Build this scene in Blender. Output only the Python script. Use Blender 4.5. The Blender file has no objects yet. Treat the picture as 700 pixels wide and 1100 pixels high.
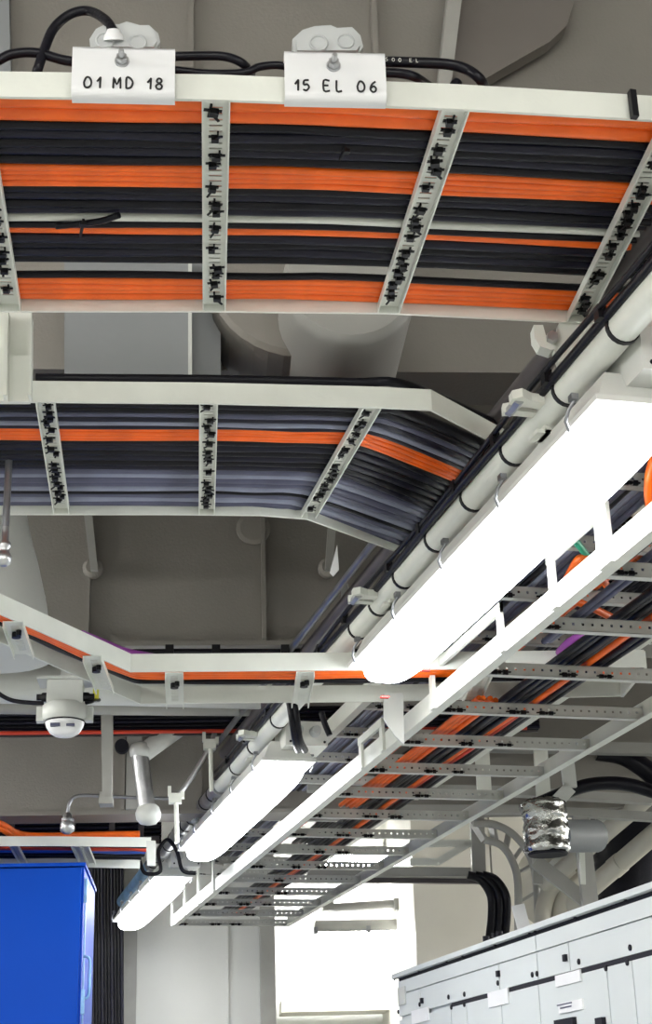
import bpy, bmesh, math, random
from mathutils import Vector, Matrix
R = random.Random(7)
C = bpy.context.scene.collection
EYE = 1.6                                   # camera height above the floor
F = 1700.0                                  # focal length in pixels of a 700x1100 frame
# ---------------------------------------------------------------- camera
vd = Vector((-106-350, 1235-550, F)).normalized()          # ship's length direction seen from the camera (x right, y down, z ahead)
vy_ = (-F*F - (-106-350)*(-130.0))/(1235-550)
vu = Vector((-130.0, vy_, F)).normalized()
vr = vd.cross(vu)
def c2w(c): return Vector((vr.dot(c), vd.dot(c), vu.dot(c)))
cam_d = bpy.data.cameras.new('camera'); cam = bpy.data.objects.new('camera', cam_d); C.objects.link(cam)
cam_d.sensor_fit = 'VERTICAL'; cam_d.sensor_height = 36.0; cam_d.lens = F/1100*36.0
cam_d.clip_start = .05; cam_d.clip_end = 60
cx, cy, cz = c2w(Vector((1,0,0))), c2w(Vector((0,-1,0))), c2w(Vector((0,0,-1)))
cam.matrix_world = Matrix(((cx.x,cy.x,cz.x,0),(cx.y,cy.y,cz.y,0),(cx.z,cy.z,cz.z,EYE),(0,0,0,1)))
bpy.context.scene.camera = cam
# ---------------------------------------------------------------- world, exposure
w = bpy.data.worlds.new('world'); bpy.context.scene.world = w; w.use_nodes = True
w.node_tree.nodes['Background'].inputs[0].default_value = (.8,.9,1,1)
w.node_tree.nodes['Background'].inputs[1].default_value = .05
vs = bpy.context.scene.view_settings
vs.view_transform = 'Standard'; vs.look = 'None'; vs.gamma = 1; vs.use_curve_mapping = False
vs.exposure = 1.05
LAMP = 9.0                                  # radiance of the fluorescent diffusers
FILL_LAMP = 9.0  # radiance of the added unseen fill lamps
# ---------------------------------------------------------------- measuring helpers
def ray(px, py): return c2w(Vector((px-350.0, py-550.0, F)))
n2 = ray(215,1224); n2.z = 0; n2.normalize(); t2 = Vector((n2.y, -n2.x, 0))     # the girders' own frame, turned ten degrees
UP = Vector((0,0,1)); EV = Vector((0,0,EYE))
def onz(px, py, h): r = ray(px,py); return r*(h/r.z)+EV
def ony(px, py, y): r = ray(px,py); return r*(y/r.y)+EV
def onx(px, py, x): r = ray(px,py); return r*(x/r.x)+EV
def onv(px, py, v): r = ray(px,py); return r*(v/r.dot(n2))+EV
def P(x, y, h): return Vector((x,y,h+EYE))
def Q(u, v, h): return t2*u + n2*v + Vector((0,0,h+EYE))
# ---------------------------------------------------------------- materials
def mat(name, col, rough=.5, metal=0, emit=None, noise=0, nscale=8, bump=0, bscale=60, spec=.5, trans=0, coat=0, stretch=None):
    m = bpy.data.materials.new(name); m.use_nodes = True; nt = m.node_tree; b = nt.nodes['Principled BSDF']
    b.inputs['Base Color'].default_value = (*col,1); b.inputs['Roughness'].default_value = rough
    b.inputs['Metallic'].default_value = metal; b.inputs['Specular IOR Level'].default_value = spec
    b.inputs['Transmission Weight'].default_value = trans; b.inputs['Coat Weight'].default_value = coat
    tc = nt.nodes.new('ShaderNodeTexCoord')
    vecout = tc.outputs['Object']
    if stretch:
        mp = nt.nodes.new('ShaderNodeMapping'); mp.inputs['Scale'].default_value = stretch
        nt.links.new(vecout, mp.inputs[0]); vecout = mp.outputs[0]
    if noise:
        n = nt.nodes.new('ShaderNodeTexNoise'); n.inputs['Scale'].default_value = nscale; n.inputs['Detail'].default_value = 5
        nt.links.new(vecout, n.inputs[0])
        r = nt.nodes.new('ShaderNodeValToRGB')
        r.color_ramp.elements[0].position = .35; r.color_ramp.elements[1].position = .65
        r.color_ramp.elements[0].color = (*[c*(1-noise) for c in col],1); r.color_ramp.elements[1].color = (*[min(1,c*(1+noise*.6)) for c in col],1)
        nt.links.new(n.outputs[0], r.inputs[0]); nt.links.new(r.outputs[0], b.inputs['Base Color'])
    if bump:
        n = nt.nodes.new('ShaderNodeTexNoise'); n.inputs['Scale'].default_value = bscale; n.inputs['Detail'].default_value = 3
        nt.links.new(vecout, n.inputs[0])
        bp = nt.nodes.new('ShaderNodeBump'); bp.inputs['Strength'].default_value = bump; bp.inputs['Distance'].default_value = .004
        nt.links.new(n.outputs[0], bp.inputs['Height']); nt.links.new(bp.outputs[0], b.inputs['Normal'])
    if emit:
        b.inputs['Emission Color'].default_value = (*emit[0],1); b.inputs['Emission Strength'].default_value = emit[1]
    return m
M = dict(
 paint = mat('white_tray_paint', (.72,.74,.68), .42, noise=.06, nscale=9, bump=.12, bscale=90),
 rungp = mat('rung_paint', (.52,.53,.50), .5, noise=.06, nscale=12),
 grey = mat('grey_steel_paint', (.34,.34,.315), .5, noise=.08, nscale=7, bump=.1),
 ceil = mat('girder_paint', (.225,.212,.19), .6, noise=.10, nscale=2.2, bump=.25, bscale=120),
 knee = mat('knee_shade_tone', (.16,.145,.13), .6, noise=.10, nscale=3),  # girder tone darkened to stand for the shaded diagonal area
 duct3 = mat('round_duct_paint', (.30,.30,.28), .5, noise=.05, nscale=4, bump=.1),
 duct = mat('duct_paint', (.235,.25,.258), .5, noise=.05, nscale=4, bump=.1),
 duct2 = mat('pale_duct_paint', (.58,.60,.57), .5, noise=.05, nscale=4, bump=.1),
 wall = mat('bulkhead_paint', (.66,.67,.64), .45, noise=.05, nscale=1.5, bump=.1),
 cream2 = mat('cream_pipe_paint', (.46,.44,.37), .5, noise=.06, nscale=5, bump=.1),
 cream = mat('cream_bulkhead_paint', (.80,.78,.69), .5, noise=.06, nscale=2, bump=.1),
 floor = mat('floor_paint', (.55,.55,.52), .5, noise=.15, nscale=3, bump=.2),
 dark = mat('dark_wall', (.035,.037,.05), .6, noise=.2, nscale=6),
 black = mat('black_cable', (.006,.006,.010), .3, spec=.22, noise=.25, nscale=20, bump=.15, bscale=150),
 navy = mat('dark_blue_cable', (.010,.010,.022), .3, spec=.26, noise=.2, nscale=20, bump=.15),
 slate = mat('slate_cable', (.085,.09,.15), .4, noise=.2, nscale=14, bump=.12),
 pale = mat('pale_slate_cable', (.24,.26,.35), .42, noise=.15, nscale=14, bump=.12),
 orange = mat('orange_cable', (.95,.15,.008), .36, noise=.12, nscale=16, bump=.15, bscale=70),
 red = mat('red_cable', (.60,.05,.02), .45, noise=.1),
 bluec = mat('blue_cable', (.02,.09,.42), .4, noise=.1),
 purple = mat('purple_cable', (.26,.05,.30), .42, noise=.1),
 green = mat('green_cable', (.0,.45,.25), .4),
 whitec = mat('white_cable', (.68,.70,.64), .4, noise=.05),
 tie = mat('black_tie', (.008,.008,.010), .4, spec=.25),
 zinc = mat('galvanised_steel', (.50,.51,.52), .36, 1, noise=.15, nscale=25, bump=.2),
 bzinc = mat('blue_tinted_steel', (.20,.38,.62), .35, .6, noise=.2, nscale=20),
 brown = mat('dark_pipe_paint', (.085,.075,.078), .4, noise=.2, nscale=10),
 steel = mat('dull_steel', (.30,.31,.33), .35, .9, noise=.2, nscale=12),
 foil = mat('crumpled_foil', (.45,.46,.45), .2, 1, noise=.3, nscale=22, bump=1.0, bscale=38),
 blue = mat('blue_cabinet_paint', (.0,.055,.42), .45, spec=.12, noise=.08, nscale=2, bump=.05),
 board = mat('switchboard_paint', (.60,.64,.64), .4, noise=.03, nscale=3, bump=.06),
 seam = mat('dark_gasket', (.012,.012,.018), .6, spec=.2),
 housing = mat('lamp_housing', (.70,.71,.68), .4, noise=.04, nscale=8),
 plastic = mat('grey_plastic_box', (.50,.52,.52), .35, noise=.05, nscale=12),
 lamp = mat('lamp_diffuser', (.95,.96,.95), .3, emit=((.96,.98,1.0), LAMP)),
 stronglamp = mat('recess_lamp_diffuser', (.95,.96,.95), .3, emit=((.98,.98,1.0), LAMP*3.5)),
 wall_fill = mat('wall_fill_diffuser', (.95,.96,.95), .3, emit=((1.0,.97,.93), FILL_LAMP*2.0)),  # glow of the fill lamps added on the walls
 fill_lamp = mat('fill_lamp_diffuser', (.95,.96,.95), .3, emit=((.96,.98,1.0), FILL_LAMP)),  # glow of the hanging fill lamps added out of frame
 tape = mat('yellow_tape', (.75,.70,.05), .5),
 marker = mat('red_sticker', (.8,.05,.04), .5),
 ink = mat('black_ink', (.01,.01,.012), .5),
 white = mat('white_plastic', (.80,.81,.82), .3, noise=.03),
 plate = mat('white_label_plate', (.76,.77,.78), .4, noise=.03, nscale=10),
 print = mat('pale_print', (.75,.75,.70), .5),
)
# ---------------------------------------------------------------- mesh builder
class MB:
    def __init__(s): s.v=[]; s.f=[]; s.sm=[]
    def add(s, vs, fs, smooth=False):
        o=len(s.v); s.v += [Vector(x) for x in vs]; s.f += [tuple(i+o for i in f) for f in fs]; s.sm += [smooth]*len(fs); return s
    def hexa(s, a):          # eight corners: bottom loop then top loop
        return s.add(a, [(3,2,1,0),(4,5,6,7),(0,1,5,4),(1,2,6,5),(2,3,7,6),(3,0,4,7)])
    def box(s, c, ex, ey, ez):   # centre and three half-axis vectors
        return s.hexa([c-ex-ey-ez, c+ex-ey-ez, c+ex+ey-ez, c-ex+ey-ez, c-ex-ey+ez, c+ex-ey+ez, c+ex+ey+ez, c-ex+ey+ez])
    def bx(s, x0,x1,y0,y1,z0,z1):
        return s.box(Vector(((x0+x1)/2,(y0+y1)/2,(z0+z1)/2)), Vector(((x1-x0)/2,0,0)), Vector((0,(y1-y0)/2,0)), Vector((0,0,(z1-z0)/2)))
    def qbox(s, u0,u1,v0,v1,h0,h1):  # box in the girders' frame
        return s.box(Q((u0+u1)/2,(v0+v1)/2,(h0+h1)/2), t2*((u1-u0)/2), n2*((v1-v0)/2), UP*((h1-h0)/2))
    def pbox(s, x0,x1,y0,y1,h0,h1): return s.bx(x0,x1,y0,y1,h0+EYE,h1+EYE)
    def beam(s, a, b, w, h, up=UP):  # rectangular bar from a to b
        d=(b-a); L=d.length; d.normalize(); sd=d.cross(up)
        if sd.length<1e-4: sd=d.cross(Vector((0,1,0)))
        sd.normalize(); u=sd.cross(d)
        return s.box((a+b)/2, d*(L/2), sd*(w/2), u*(h/2))
    def sweep(s, pts, w, h):         # flat bar w wide, h high swept along a level polyline, mitred
        n=len(pts); lo=[];
        for i in range(n):
            d0=(pts[i]-pts[i-1]) if i else None; d1=(pts[i+1]-pts[i]) if i<n-1 else None
            if d0 is None: d0=d1
            if d1 is None: d1=d0
            d0=Vector((d0.x,d0.y,0)).normalized(); d1=Vector((d1.x,d1.y,0)).normalized()
            t=(d0+d1).normalized(); nn=Vector((t.y,-t.x,0)); k=1/max(.4,t.dot(d0))
            for a,z in ((-1,0),(1,0),(1,h),(-1,h)): lo.append(pts[i]+nn*(a*w/2*k)+UP*z)
        fs=[(0,1,2,3)[::-1]]
        for i in range(n-1):
            for j in range(4):
                a=i*4+j; b=i*4+(j+1)%4; fs.append((a,b,b+4,a+4))
        k=(n-1)*4; fs.append((k,k+1,k+2,k+3))
        return s.add(lo, fs)
    def tube(s, pts, r, n=8, cap=True, radii=None):
        pts=[Vector(p) for p in pts]; N=len(pts); vs=[]; prev=None
        for i in range(N):
            t=(pts[min(i+1,N-1)]-pts[max(i-1,0)]).normalized()
            if prev is None:
                a=Vector((0,0,1)) if abs(t.z)<.9 else Vector((1,0,0)); u=(a-t*a.dot(t)).normalized()
            else:
                u=prev-t*prev.dot(t); u.normalize()
            prev=u; q=t.cross(u); rr=radii[i] if radii else r
            for k in range(n):
                an=2*math.pi*k/n; vs.append(pts[i]+u*(rr*math.cos(an))+q*(rr*math.sin(an)))
        fs=[]
        for i in range(N-1):
            for k in range(n):
                a=i*n+k; b=i*n+(k+1)%n; fs.append((a,b,b+n,a+n))
        s.add(vs, fs, True)
        if cap:
            s.add(vs[:n], [tuple(range(n))[::-1]]); s.add(vs[-n:], [tuple(range(n))])
        return s
    def lathe(s, c, axis, prof, n=24):   # profile of (radius, distance along axis)
        ax=axis.normalized(); return s.tube([c+ax*d for r,d in prof], 0, n, True, [r for r,d in prof]) if False else s._lathe(c,ax,prof,n)
    def _lathe(s, c, ax, prof, n):
        a=Vector((0,0,1)) if abs(ax.z)<.9 else Vector((1,0,0)); u=(a-ax*a.dot(ax)).normalized(); q=ax.cross(u); vs=[]
        for r,d in prof:
            for k in range(n):
                an=2*math.pi*k/n; vs.append(c+ax*d+u*(r*math.cos(an))+q*(r*math.sin(an)))
        fs=[]
        for i in range(len(prof)-1):
            for k in range(n):
                A=i*n+k; B=i*n+(k+1)%n; fs.append((A,B,B+n,A+n))
        s.add(vs,fs,len(prof)>3)
        s.add(vs[:n],[tuple(range(n))[::-1]]); s.add(vs[-n:],[tuple(range(n))]); return s
    def prism(s, pts, d):                # polygon extruded by vector d
        n=len(pts); vs=list(pts)+[p+d for p in pts]
        fs=[tuple(range(n))[::-1], tuple(range(n,2*n))]+[(i,(i+1)%n,(i+1)%n+n,i+n) for i in range(n)]
        return s.add(vs,fs)
    def mesh(s, name, m, org):
        me=bpy.data.meshes.new(name); me.from_pydata([tuple(v-org) for v in s.v],[],s.f); me.materials.append(m)
        bm=bmesh.new(); bm.from_mesh(me); bmesh.ops.recalc_face_normals(bm, faces=bm.faces); bm.to_mesh(me); bm.free()
        me.polygons.foreach_set('use_smooth', s.sm); me.update(); return me
def tag(o, label=None, cat=None, group=None, kind=None):
    if label: o['label']=label
    if cat: o['category']=cat
    if group: o['group']=group
    if kind: o['kind']=kind
    return o
WORLD = {}
def thing(name, loc, label, cat, group=None):
    o=bpy.data.objects.new(name,None); o.empty_display_size=.05; C.objects.link(o); o.location=loc; WORLD[o.name]=Vector(loc)
    return tag(o,label,cat,group)
def part(name, mb, m, parent, label=None, kind=None):     # mesh in world coordinates under an unrotated thing (or part) 
    base=WORLD[parent.name]
    o=bpy.data.objects.new(name, mb.mesh(name,m,base)); C.objects.link(o); o.parent=parent; WORLD[o.name]=base
    return tag(o,label,None,None,kind)
def solo(name, mb, m, label, cat, group=None):
    c=sum(mb.v, Vector())/len(mb.v)
    o=bpy.data.objects.new(name, mb.mesh(name,m,c)); C.objects.link(o); o.location=c; WORLD[o.name]=c
    return tag(o,label,cat,group)
def struct(name, mb, m):
    c=sum(mb.v, Vector())/len(mb.v)
    o=bpy.data.objects.new(name, mb.mesh(name,m,c)); C.objects.link(o); o.location=c; WORLD[o.name]=c; o['kind']='structure'; return o
def inst(name, me, parent, loc, rz=0):                    # a piece that shares its mesh; loc local to parent
    o=bpy.data.objects.new(name, me); C.objects.link(o); o.parent=parent; o.location=loc; o.rotation_euler=(0,0,rz); return o
def smooth(pts, it=2):
    for _ in range(it):
        q=[pts[0]]
        for a,b in zip(pts[:-1],pts[1:]): q += [a.lerp(b,.25), a.lerp(b,.75)]
        q.append(pts[-1]); pts=q
    return pts
def spline(pts, k=6):
    pts=[Vector(p) for p in pts]; out=[]
    for i in range(len(pts)-1):
        p0=pts[max(i-1,0)]; p1=pts[i]; p2=pts[i+1]; p3=pts[min(i+2,len(pts)-1)]
        for j in range(k):
            t=j/k; out.append(.5*((2*p1)+(p2-p0)*t+(2*p0-5*p1+4*p2-p3)*t*t+(3*p1-p0-3*p2+p3)*t**3))
    out.append(pts[-1]); return out
def extend(pts, a, b):
    d0=(pts[0]-pts[1]).normalized(); d1=(pts[-1]-pts[-2]).normalized()
    return [pts[0]+d0*a]+pts[1:-1]+[pts[-1]+d1*b]
# ================================================================ THE ROOM
struct('floor', MB().qbox(-4,5.2,-3.6,10.2,-1.7,-1.6), M['floor'])
struct('ceiling', MB().qbox(-4,5.2,-3.6,10.2,2.7,2.8), M['ceil'])
struct('wall_left', MB().qbox(-2.7,-2.6,-3.6,10.2,-1.6,2.7), M['wall'])
struct('wall_right', MB().qbox(5.2,5.3,-3.6,10.2,-1.6,2.7), M['cream'])
struct('wall_front', MB().qbox(-4.1,5.3,-3.7,-3.6,-1.6,2.7), M['wall'])
ub=lambda px,v: (onv(px,1000,v)-EV).dot(t2)
hb=lambda py,px,v: onv(px,py,v).z-EYE
back = struct('wall_back', MB().qbox(-4.1,5.3,10.0,10.1,-1.6,2.7), M['wall'])
# pale lining panels left of the bright recess
lin=thing('wall_lining', Q(ub(200,8.9),8.9,-1.6), 'pale grey steel wall lining of tall panels behind the far end of the lamps', 'wall panel')
def panel(a,b,v,m,top=2.0,name='panel',dep=.05):
    return part(name, MB().qbox(ub(a,v)+.004,ub(b,v)-.004,v,v+dep,-1.6,top), m, lin)
panel(132,148,8.86,M['grey'],name='pilaster',dep=.1)
panel(148,244,8.9,M['wall']); panel(244,280,8.9,M['wall'])
part('corner_post', MB().qbox(ub(279,8.8),ub(295,8.8),8.8,9.9,-1.6,2.0), M['grey'], lin)
for x in (148,244):
    part('cover_strip', MB().qbox(ub(x,8.89)-.006,ub(x,8.89)+.006,8.885,8.9,-1.6,2.0), M['wall'], lin)
# lining right of the recess
lr=thing('wall_lining', Q(ub(500,8.3),8.3,-1.6), 'cream wall lining between the bright recess and the switchboard', 'wall panel')
part('panel', MB().qbox(ub(446,8.3),ub(531,8.3),8.3,8.36,-1.6,2.0), M['cream'], lr)
part('panel', MB().qbox(ub(533,8.3),4.6,8.3,8.36,-1.6,2.0), M['cream'], lr)
part('return_panel', MB().qbox(ub(446,8.3),ub(446,8.3)+.04,8.36,10.0,-1.6,2.0), M['cream'], lr)
# dark recess left of pilaster
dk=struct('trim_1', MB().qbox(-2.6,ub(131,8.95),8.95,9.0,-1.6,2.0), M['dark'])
# ledge inside the recess
solo('wall_ledge', MB().qbox(ub(301,9.6),ub(440,9.6),9.6,9.95,hb(1086,360,9.6),hb(1073,360,9.6)), M['cream'], 'beige horizontal ledge low in the bright white recess', 'ledge')
# ---- deep transverse girders of the deck above
def girder(idx, v, hbot, label, marks):
    g=thing('deck_girder', Q(.8,v,hbot), label, 'girder')
    part('web', MB().qbox(-2.6,4.9,v,v+.03,hbot,2.7), M['ceil'], g)
    part('flange', MB().qbox(-2.6,4.9,v-.02,v+.14,hbot-.015,hbot), M['ceil'], g)
    for px,py in marks:
        u=(onv(px,py,v)-EV).dot(t2)
        part('stiffener', MB().qbox(u-.006,u+.006,v-.035,v,hbot,2.7), M['ceil'], g)
    return g
h0=hb(397,400,3.0); g0=girder(0,3.0,h0,'nearest deep grey deck girder above the labelled cable tray',[(205,40),(401,40)])
h1=hb(690,250,4.5); g1=girder(1,4.5,h1,'second deck girder, grey face seen between the middle and the lower tray',[(95,640),(283,650)])
h2=hb(872,100,5.9); g2=girder(2,5.9,h2,'farthest deck girder, grey face above the blue cabinet',[(133,830),(215,830)])
part('web_strip', MB().qbox(ub(133,5.9),ub(150,5.9),5.86,5.89,h2,2.0), M['grey'], g2)  # plain grey strip on the girder web
# tapered plate with shade put into its tone, and strip on nearest girder
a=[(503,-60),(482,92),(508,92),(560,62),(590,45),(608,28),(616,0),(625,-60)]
part('knee_shade_plate', MB().prism([onv(x,y,2.94) for x,y in a], n2*.04), M['knee'], g0)
part('knee_flange', MB().prism([onv(x,y,2.90) for x,y in [(487,-60),(503,-60),(484,95),(470,95)]], n2*.06), M['grey'], g0)
part('web_plate', MB().prism([onv(x,y,2.97) for x,y in [(-60,-60),(8,-60),(12,90),(-60,90)]], n2*.03), M['duct'], g0)
# boxes and ducts fixed to the nearest girder
def pxbox(name,x0,x1,y0,y1,v,dep,m,par): return part(name, MB().prism([onv(x,y,v) for x,y in [(x0,y0),(x1,y0),(x1,y1),(x0,y1)]], n2*dep), m, par)
d1=thing('air_duct', onv(136,425,2.8), 'flat blue-grey sheet metal duct above the middle tray at left', 'duct')
pxbox('casing',69,203,270,425,2.8,.18,M['duct'],d1); pxbox('seam',202,206,270,425,2.79,.19,M['duct2'],d1)
pxbox('side_strip',206,237,270,425,2.86,.12,M['duct'],d1)
d2=thing('round_duct', onv(372,312,2.75), 'pale round duct end bulging below the labelled tray', 'duct')
c=onv(376,300,2.62)
part('casing', MB()._lathe(c, n2, [(.118,0),(.128,.012),(.13,.03),(.13,.36)],36), M['duct3'], d2)
part('collar', MB()._lathe(onv(320,295,2.78), n2, [(.17,0),(.18,.01),(.18,.2)],36), M['ceil'], d2)
# ================================================================ SLOTTED RUNGS AND TIES
def slotted(L, W=.038, side=.015, pitch=.0135, slot=.004, swid=.018, skip=.03):
    """channel open downward: slotted plate on top, two side flanges; length along X"""
    m=MB(); z0,z1=side-.002,side
    m.bx(-L/2,L/2,-W/2,-swid/2,z0,z1); m.bx(-L/2,L/2,swid/2,W/2,z0,z1)
    x=-L/2+skip; m.bx(-L/2,x,-swid/2,swid/2,z0,z1)
    while x+pitch<L/2-skip:
        m.bx(x+slot,x+pitch,-swid/2,swid/2,z0,z1); x+=pitch
    m.bx(x+slot,L/2,-swid/2,swid/2,z0,z1)
    m.bx(-L/2,L/2,-W/2,-W/2+.002,0,z0); m.bx(-L/2,L/2,W/2-.002,W/2,0,z0)
    return m
def holed(L, Hh=.030, D=.022, pitch=.022, hole=.006):
    """channel whose near upright face carries a row of holes"""
    m=MB(); t=.002
    m.bx(-L/2,L/2,-D/2,-D/2+t,0,Hh*.42); m.bx(-L/2,L/2,-D/2,-D/2+t,Hh*.62,Hh)
    x=-L/2+.02; m.bx(-L/2,x,-D/2,-D/2+t,Hh*.42,Hh*.62)
    while x+pitch<L/2-.02:
        m.bx(x+hole,x+pitch,-D/2,-D/2+t,Hh*.42,Hh*.62); x+=pitch
    m.bx(x+hole,L/2,-D/2,-D/2+t,Hh*.42,Hh*.62)
    m.bx(-L/2,L/2,-D/2,D/2,0,t); m.bx(-L/2,L/2,-D/2,D/2,Hh-t,Hh)
    return m
def tie_mesh(k):
    m=MB(); rr=random.Random(k)
    m.bx(-.004,.004,-.006,.004,-.003,.004)                       # head
    m.bx(-.002,.002,-.010,.010,.003,.0052)                       # strap over the slot
    m.bx(-.0105,.0105,.002,.0045,.002,.0055)
    a=Vector((.002,0,-.001)); b=a+Vector((rr.uniform(.004,.012),rr.uniform(-.010,.010),-.003))
    m.beam(a,b,.003,.0012)
    return m
ties=[tie_mesh(k).mesh('cable_tie',M['tie'],Vector()) for k in range(5)]
# ================================================================ LADDER TRAYS ACROSS THE ROOM
def cross_tray(label, near, far, h, rail_h, rungs, nt=11, W=.038, group=None, detail=True, matr=None, drop=0):
    matr=matr or M['paint']
    root=thing('cable_tray', near[len(near)//2].copy(), label, 'cable tray', group)
    for pts,lab in ((near,None),(far,None)):
        part('rail', MB().sweep(pts,.005,rail_h), matr, root, lab)
        # folded lower lip of the rail
    for a,b in rungs:
        d=b-a; L=d.length-.004; rz=math.atan2(d.y,d.x); c=(a+b)/2
        me=slotted(L,W).mesh('rung',matr,Vector()) if detail else slotted(L,W,pitch=.03).mesh('rung',matr,Vector())
        r=inst('rung',me,root,c-root.location-UP*drop,rz)
        if nt:
            x=-L/2+.03+R.uniform(0,.02); k=0
            while x<L/2-.02:
                o=inst('cable_tie',ties[R.randrange(5)],r,(x,R.uniform(-.005,.005),.008),R.choice((0,math.pi,0.15,-.2)))
                o.scale=(R.uniform(.9,1.35),R.uniform(.9,1.3),1.2)
                x+=R.choice((.018,.02,.022,.03,.045,.06)) if nt>8 else R.choice((.03,.05,.07))
    return root
def tray_cable(name, near, far, v, h, r, m, label, cat, group, wob=.002, ends=(0,0), rise=0, tight=False):
    pts=[a.lerp(b,v) for a,b in zip(near,far)]
    d=pts[0]-pts[1]; pts[0]=pts[0]+d.normalized()*ends[0]; d=pts[-1]-pts[-2]; pts[-1]=pts[-1]+d.normalized()*ends[1]
    if tight:
        q=[pts[0]]
        for i in range(1,len(pts)-1):
            for o_ in (pts[i-1],pts[i+1]):
                d=o_-pts[i]; q.append(pts[i]+d.normalized()*min(.03,d.length*.4))
        pts=q+[pts[-1]]
    pts=smooth(pts,3) if len(pts)>2 else pts
    out=[]
    for a,b in zip(pts[:-1],pts[1:]):
        n=max(1,int((b-a).length/.14)); out += [a.lerp(b,i/n) for i in range(n)]
    out.append(pts[-1])
    q=[]; ph=R.uniform(0,6); ph2=R.uniform(0,6)
    for i,p in enumerate(out):
        q.append(Vector((p.x, p.y+wob*math.sin(ph+i*1.1), p.z+.0165+r+rise+wob*.6*math.sin(ph2+i*.8))))
    return solo(name, MB().tube(q,r,8), m, label, cat, group)
def vfrac(px,py,near,far,h):     # across-tray fraction of a pixel seen at height h
    p=onz(px,py,h)
    best=None
    for i in range(len(near)-1):
        for t in [k/40 for k in range(41)]:
            a=near[i].lerp(near[i+1],t); b=far[i].lerp(far[i+1],t); d=(b-a); d.z=0; s=((p-a).x*d.x+(p-a).y*d.y)/d.length_squared
            q=a+d*s; e=(Vector((q.x-p.x,q.y-p.y,0))).length
            if best is None or e<best[0]: best=(e,s)
    return best[1]
ORD=['nearest','second','third','fourth','fifth','sixth','seventh','eighth','ninth','tenth']
def bands(near,far,h,px,spec,ends=(0,0)):
    for (y0,y1,n,mk,label,group) in spec:
        a=vfrac(px,y0,near,far,h+.022); b=vfrac(px,y1,near,far,h+.022)
        wdt=(far[0]-near[0]).length; r=abs(b-a)*wdt/n/2
        for i in range(n):
            v=a+(b-a)*(i+.5)/n; mm=mk[i%len(mk)] if isinstance(mk,(list,tuple)) else mk
            tray_cable('cable',near,far,v,h,r*R.uniform(.99,1.08),M[mm],(ORD[i]+' '+label if n>1 else label),'cable',group,wob=.0014,ends=ends,rise=R.uniform(0,.003))
# --- tray 1
H1=1.28
n1=extend([onz(0,105,H1),onz(230,108,H1),onz(490,118,H1),onz(700,130,H1)],.75,.8)
f1=extend([onz(8,335,H1),onz(229,335,H1),onz(415,337,H1),onz(618,347,H1)],.75,.8)
ru1=[((-30,104),(10,335)),((232,108),(230,335)),((490,118),(417,337)),((729,131),(620,347))]
ru1=[(onz(*a,H1),onz(*b,H1)) for a,b in ru1]
ru1=[(ru1[0][0]-Vector((.3,-.04,0)),ru1[0][1]-Vector((.3,-.04,0)))]+ru1+[(ru1[3][0]+Vector((.3,-.05,0)),ru1[3][1]+Vector((.3,-.05,0)))]
T1=cross_tray('wide white ladder cable tray nearest the viewer, carrying the two handwritten plates', n1, f1, H1, .040, ru1)
L1='top cable tray'
bands(n1,f1,H1,150,[
 (107,133,2,'orange','thick orange cable beside the near rail of the top tray','thick orange cables at the near rail of the top tray'),
 (133.5,177,5,['black','navy'],'black cable between the two nearest orange bands, top tray','black cables in the first band of the top tray'),
 (178,200,4,'orange','orange cable in the second orange band of the top tray','orange cables in the second band of the top tray'),
 (200.5,231,4,['black','navy'],'black cable just behind the second orange band of the top tray','black cables in the second band of the top tray'),
 (233,238,1,'whitec','single white cable running down the middle of the top tray',None),
 (238.5,243,1,'black','single thin black cable between white and orange cables of the top tray',None),
 (244,252,1,'orange','single orange cable in the middle of the top tray, beside the white one',None),
 (253,282,4,['navy','black'],'black cable behind the single orange cable, top tray','black cables in the third band of the top tray'),
 (294,298,1,'black','single thin black cable beyond the open gap of the top tray',None),
 (299,321,4,'orange','orange cable in the band beside the far rail of the top tray','orange cables at the far rail of the top tray'),
])
# black band strapped round the near rail at right
p=onz(681,122,H1)
solo('strap', MB().box(p+UP*.015, Vector((.0045,0,0)), Vector((0,.005,0)), UP*.0215), M['tie'], 'black strap round the near rail of the top tray at its right end', 'strap')
# short loose cable end with a tie in the middle gap
pts=[onz(x,y,H1+.012) for x,y in [(60,243),(90,240),(110,237),(122,233),(128,231)]]
solo('cable', MB().tube(spline(pts,5),.005,8), M['black'], 'short loose black cable end lying across the white cable, top tray left', 'cable')
p=onz(88,245,H1+.008)
solo('cable_tie', MB().box(p,Vector((.002,0,0)),Vector((0,.022,0)),UP*.003).box(p+Vector((0,-.018,-.004)),Vector((.005,0,0)),Vector((0,.004,0)),UP*.003), M['tie'], 'black cable tie round the loose cable end in the top tray', 'cable tie')
p=onz(368,165,H1+.008)
solo('cable_tie', MB().box(p,Vector((.0018,0,0)),Vector((0,.015,0)),UP*.003).box(p+Vector((.002,-.012,-.004)),Vector((.004,0,0)),Vector((0,.004,0)),UP*.003), M['tie'], 'black cable tie round the first black band of the top tray, below the right plate', 'cable tie')
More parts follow.
